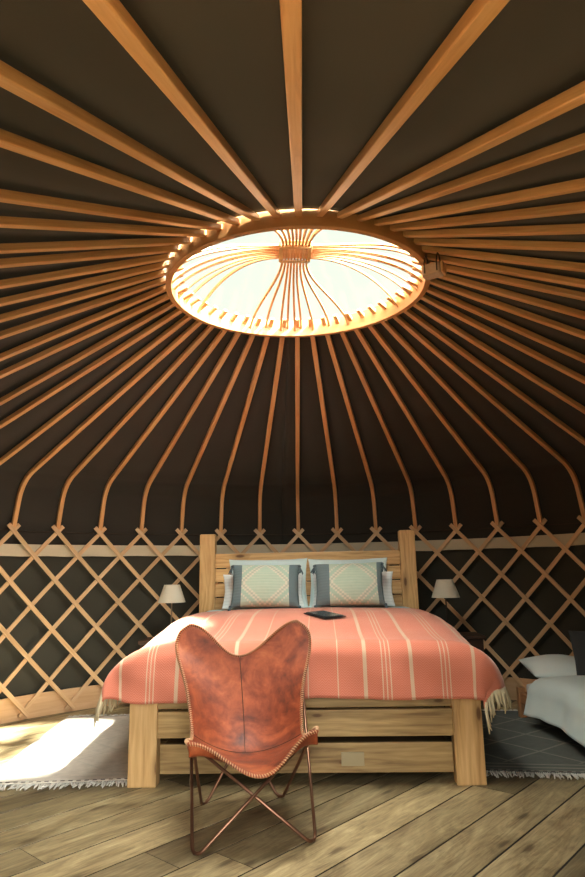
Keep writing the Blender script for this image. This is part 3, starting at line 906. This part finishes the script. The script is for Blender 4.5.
def spl(keys, t):
    """keys: list of (t, Vector) -> Catmull-Rom (non-uniform, via hermite)"""
    n = len(keys)
    for i in range(n - 1):
        if t <= keys[i + 1][0] or i == n - 2:
            t0, p0 = keys[i]; t1, p1 = keys[i + 1]; h = t1 - t0; s = (t - t0) / h
            m0 = (keys[i + 1][1] - keys[i - 1][1]) / (keys[i + 1][0] - keys[i - 1][0]) if i > 0 else (p1 - p0) / h
            m1 = (keys[i + 2][1] - keys[i][1]) / (keys[i + 2][0] - keys[i][0]) if i < n - 2 else (p1 - p0) / h
            s2, s3 = s * s, s ** 3
            return p0 * (2 * s3 - 3 * s2 + 1) + m0 * h * (s3 - 2 * s2 + s) + p1 * (-2 * s3 + 3 * s2) + m1 * h * (s3 - s2)
KL = [(0, V((-.535, -.515, .425))), (.14, V((-.556, -.43, .418))), (.40, V((-.549, -.26, .406))), (.62, V((-.598, -.08, .579))), (.86, V((-.673, .09, .753))), (.94, V((-.660, .13, .826))), (1, V((-.610, .15, .864)))]
KC = [(0, V((-.223, -.56, .300))), (.20, V((-.262, -.38, .298))), (.40, V((-.303, -.165, .292))), (.52, V((-.31, -.055, .375))), (.75, V((-.325, .055, .55))), (1, V((-.338, .115, .700)))]
KR = [(0, V((.022, -.465, .448))), (.14, V((.026, -.37, .440))), (.40, V((-.027, -.22, .385))), (.62, V((-.015, -.06, .55))), (.86, V((.040, .09, .751))), (.94, V((.030, .13, .828))), (1, V((-.025, .15, .872)))]
def chair_pt(u, v):
    L, c, R = spl(KL, v), spl(KC, v), spl(KR, v)
    w = (1 - cos(pi * abs(u))) / 2
    w2 = u * u
    k = abs(2 * v - 1) ** 3
    w = w * k + w2 * (1 - k)
    p = c + (R - L) * .5 * u + ((L + R) / 2 - c) * w
    return p
def chair_fn(s, t):
    u = 2 * s - 1
    # round off the four corners of the sling
    v = t
    return chair_pt(u, v) - O
sling = MB().grid(chair_fn, 56, 64).build('sling', M['leather'], ch, smooth=True, solid=.006)
# edging: dark cord with a cream lace wound round it
out = [chair_pt(-1 + 2 * i / 60, 0) for i in range(60)] + [chair_pt(1, i / 70) for i in range(70)] + [chair_pt(1 - 2 * i / 60, 1) for i in range(60)] + [chair_pt(-1, 1 - i / 70) for i in range(70)]
out = [p - O for p in out]
ed = MB().tube(out, .0065, 8, closed=True).build('edge_cord', M['leather'], ch, smooth=True)
# resample
L = [0]
for i in range(len(out)): L.append(L[-1] + (out[(i + 1) % len(out)] - out[i]).length)
tot = L[-1]; pitch = .0115; turns = int(tot / pitch)
def at(d):
    d %= tot
    lo, hi = 0, len(L) - 1
    while hi - lo > 1:
        m = (lo + hi) // 2
        if L[m] <= d: lo = m
        else: hi = m
    a, b = out[lo % len(out)], out[(lo + 1) % len(out)]
    w = (d - L[lo]) / max(1e-9, L[lo + 1] - L[lo]); return a.lerp(b, w)
cen = sum(out, V((0, 0, 0))) / len(out)
helix = []
for i in range(turns * 8):
    d = i / 8 * pitch; p = at(d); tg = (at(d + .004) - at(d - .004)).normalized()
    a = (cen - p); a = (a - tg * a.dot(tg)).normalized(); b = tg.cross(a)
    an = 2 * pi * i / 8
    helix.append(p + (a * cos(an) + b * sin(an)) * .0074)
MB().tube(helix, .0019, 5, closed=True).build('edge_lace', M['lace'], ch, smooth=True)
# seams
mb = MB()
def off(p, d=.004):
    return p
ctr = [chair_pt(0, .40 + .6 * i / 30) - O + V((0, -.0035, .001)) for i in range(31)]
mb.tube(ctr, .0022, 5)
mb.tube([chair_pt(-.96 + 1.92 * i / 50, .395 + .0 * abs(i - 25)) - O + V((0, -.002, .003)) for i in range(51)], .0024, 5)
mb.build('seam', M['seam'], ch, smooth=True)
# leather pockets that hold the rod ends
def pocket(sx):
    def fn(s, t):
        u = sx * (1 - .62 * s); base = chair_pt(u, 0)
        depth = .062 * (1 - s) ** .8 + .002
        prof = sin(t * pi / 2)
        return base + V((sx * .004 * t * (1 - s), .012 * t + .03 * t * t, -depth * prof)) - O
    MB().grid(fn, 14, 8).build('corner_pocket', M['leather'], ch, smooth=True, solid=.004)
    def fn2(s, t):
        v = .20 * s; base = chair_pt(sx, v); depth = .062 * (1 - s) ** .8 + .002
        return base + V((-sx * .02 * t * t + sx * .004 * t * (1 - s), .042 * t * (1 - s), -depth * sin(t * pi / 2))) - O
    MB().grid(fn2, 10, 8).build('corner_pocket', M['leather'], ch, smooth=True, solid=.004)
pocket(-1); pocket(1)

# ------------------------------------------------------------------ rugs
def rug(name, origin, ang, w, l, mat, label, fr_mat, seed, ends=('front', 'back')):
    r = thing(name, label, 'rug', (origin[0], origin[1], 0), ang, 'fringed rugs beside the bed')
    def fn(s, t):
        x = s * w; y = t * l; e = .01 * noise.noise(V((x * 3, y * 3, seed)))
        z = .011 + .0025 * noise.noise(V((x * 4, y * 4, seed + 2)))
        return V((x + e, y + e, z))
    mb = MB().grid(fn, 30, 40, lambda s, t: (s * w, t * l))
    mb.build('rug_field', mat, r, smooth=True, solid=.014)
    for end in ends:
        f = MB(); rng = random.Random(seed)
        n = int(w / .011)
        for i in range(n):
            x = (i + .5) * w / n; y0 = 0 if end == 'front' else l; d = -1 if end == 'front' else 1
            ln = rng.uniform(.05, .085); k = rng.uniform(-.022, .022)
            z1 = rng.uniform(.006, .014)
            f.tube([(x, y0 - d * .004, .012), (x + k * .4, y0 + d * ln * .4, .010 + rng.uniform(0, .012)), (x + k, y0 + d * ln, z1)], [.005, .0055, .003], 5)
        q = f.build('fringe', fr_mat, r, smooth=True); q['kind'] = 'stuff'
    return r
rug('rug', (-1.80, .43), radians(0), .83, 1.66, M['rug_pale'], 'pale fringed rug in the patch of sun left of the bed', M['rugfringe'], 3)
rug('rug', (.99, .375), radians(-12.4), .92, 1.56, M['rug_teal'], 'grey-teal fringed rug with diamond lines right of the bed', M['rugfringe'], 8)

# ------------------------------------------------------------------ day bed on the right
DX, DY = 1.735, .25
day = thing('daybed_frame', 'low wooden daybed frame under pale blue bedding at the right', 'daybed', (DX, DY, .019))
DW, DL = .70, 1.36
for x in (0, DW - .05):
    for y in (0, DL - .05):
        MB().box((x, y, 0), (x + .05, y + .05, .215), .004).build('leg', M['daybed_wood'], day)
for x in (.008, DW - .042):
    MB().box((x, .0505, .11), (x + .03, DL - .0505, .18), .003).build('side_rail', M['daybed_wood'], day)
for y in (.008, DL - .042):
    MB().box((.0505, y, .11), (DW - .0505, y + .03, .18), .003).build('end_rail', M['daybed_wood'], day)
MB().box((.0385, .0385, .13), (DW - .0425, DL - .0425, .155), .003).build('slat_base', M['daybed_wood'], day)
m_ = MB().box((.052, .052, .156), (DW - .052, DL - .052, .25), .03)
tag(m_.build('mattress', M['mattress'], smooth=True, loc=(DX, DY, .019)), 'thin pale mattress on the low daybed', 'mattress')
ddr = drape(1, 1, -.54, .50, -.30, 1.09, .24, .11, 0.06, .10, lambda x, y: .305 + .035 * sin(min(1, max(0, y / 1.1)) * pi) + .02 * (1 - (x / .4) ** 2), flare=.3, wr=.022, seed=21, ay1=1.0, ry1=.05)
o = MB().grid(ddr, 60, 70).build('duvet', M['duvet'], smooth=True, loc=(DX + DW / 2 - .03, DY, .019), solid=.02)
tag(o, 'pale blue duvet slipping off the low daybed at the right', 'duvet')
def put(o, loc, rx, ry, rz):
    o.matrix_world = Matrix.Translation(V(loc)) @ Matrix.Rotation(rz, 4, 'Z') @ Matrix.Rotation(ry, 4, 'Y') @ Matrix.Rotation(rx, 4, 'X')
p = pillow_mesh(.62, .42, .19, 31, pinch=.05, wr=.014).build('pillow', M['white'], smooth=True, weld=True)
put(p, (2.09, 1.46, .372), radians(-82), radians(3), radians(-6)); tag(p, 'white pillow lying flat on the low daybed', 'pillow')
p = pillow_mesh(.42, .36, .14, 33, pinch=.05, wr=.008).build('cushion', M['charcoal'], smooth=True, weld=True)
put(p, (2.25, 1.235, .495), radians(-14), radians(0), radians(-8)); tag(p, 'dark charcoal cushion standing on the low daybed at the right picture edge', 'cushion')

# ------------------------------------------------------------------ light
w = bpy.data.worlds.new('sky'); bpy.context.scene.world = w; w.use_nodes = True
nt = w.node_tree; bg = nt.nodes['Background']
tc = nt.nodes.new('ShaderNodeTexCoord')
SUN = V((1.926, -1.363, 3.0)).normalized()      # towards the sun
vm = nt.nodes.new('ShaderNodeVectorMath'); vm.operation = 'DOT_PRODUCT'; vm.inputs[1].default_value = SUN
nt.links.new(tc.outputs['Generated'], vm.inputs[0])
cr = nt.nodes.new('ShaderNodeValToRGB'); e = cr.color_ramp.elements
SKY_LO, SKY_HI = (1.0, 1.04, .98), (1.0, .97, .9)
mr = nt.nodes.new('ShaderNodeMapRange'); mr.inputs[1].default_value = .16; mr.inputs[2].default_value = 1.0; mr.inputs[3].default_value = 0; mr.inputs[4].default_value = 1
nt.links.new(vm.outputs['Value'], mr.inputs[0])
pw = nt.nodes.new('ShaderNodeMath'); pw.operation = 'POWER'; pw.inputs[1].default_value = 1.2; nt.links.new(mr.outputs[0], pw.inputs[0])
mx = nt.nodes.new('ShaderNodeMix'); mx.data_type = 'RGBA'; nt.links.new(pw.outputs[0], mx.inputs[0])
mx.inputs[6].default_value = (.34, .37, .315, 1); mx.inputs[7].default_value = (13.0, 12.5, 11.4, 1)
nt.links.new(mx.outputs[2], bg.inputs[0]); bg.inputs[1].default_value = 1.0

sd_ = bpy.data.lights.new('sun', 'SUN'); sd_.energy = 21; sd_.angle = .05; sd_.color = (1, .94, .84)
so = bpy.data.objects.new('sun', sd_); C.objects.link(so); so.rotation_euler = SUN.to_track_quat('Z', 'Y').to_euler()
def portal(loc, direction, sx, sy, shape='RECTANGLE'):
    l = bpy.data.lights.new('portal', 'AREA'); l.shape = shape; l.size = sx; l.size_y = sy; l.cycles.is_portal = True
    o = bpy.data.objects.new('portal', l); C.objects.link(o); o.location = loc; o.rotation_euler = (-V(direction)).to_track_quat('Z', 'Y').to_euler()
portal((RDX, 0, 2.87), (0, 0, -1), 1.55, 1.55)
dc = (dl + dr) / 2; portal((dc.x, dc.y, .93), pol(DOOR_A, -1), Wd, 1.8)

# ------------------------------------------------------------------ camera
f, pit, rol, ya = 628.3556, .2064, -.0197, .0526
cd = bpy.data.cameras.new('camera'); cam = bpy.data.objects.new('camera', cd); C.objects.link(cam)
cd.sensor_fit = 'VERTICAL'; cd.sensor_height = 36; cd.lens = f / 877 * 36; cd.clip_start = .02
fwd = V((sin(ya) * cos(pit), cos(ya) * cos(pit), sin(pit)))
right = V((cos(ya), -sin(ya), 0)); up = right.cross(fwd)
r2 = right * cos(rol) + up * sin(rol) ; u2 = up * cos(rol) - right * sin(rol)
Mx = Matrix((r2, u2, -fwd)).transposed().to_4x4(); Mx.translation = V((-.2186, -3.4389, 1.1468))
cam.matrix_world = Mx
sc = bpy.context.scene; sc.camera = cam
sc.view_settings.view_transform = 'Standard'; sc.view_settings.look = 'None'; sc.view_settings.exposure = 1.55; sc.view_settings.gamma = 1
sc.view_settings.use_curve_mapping = False
sc.cycles.use_denoising = True
sc.cycles.max_bounces = 10; sc.cycles.diffuse_bounces = 6; sc.cycles.transparent_max_bounces = 12; sc.cycles.caustics_reflective = False
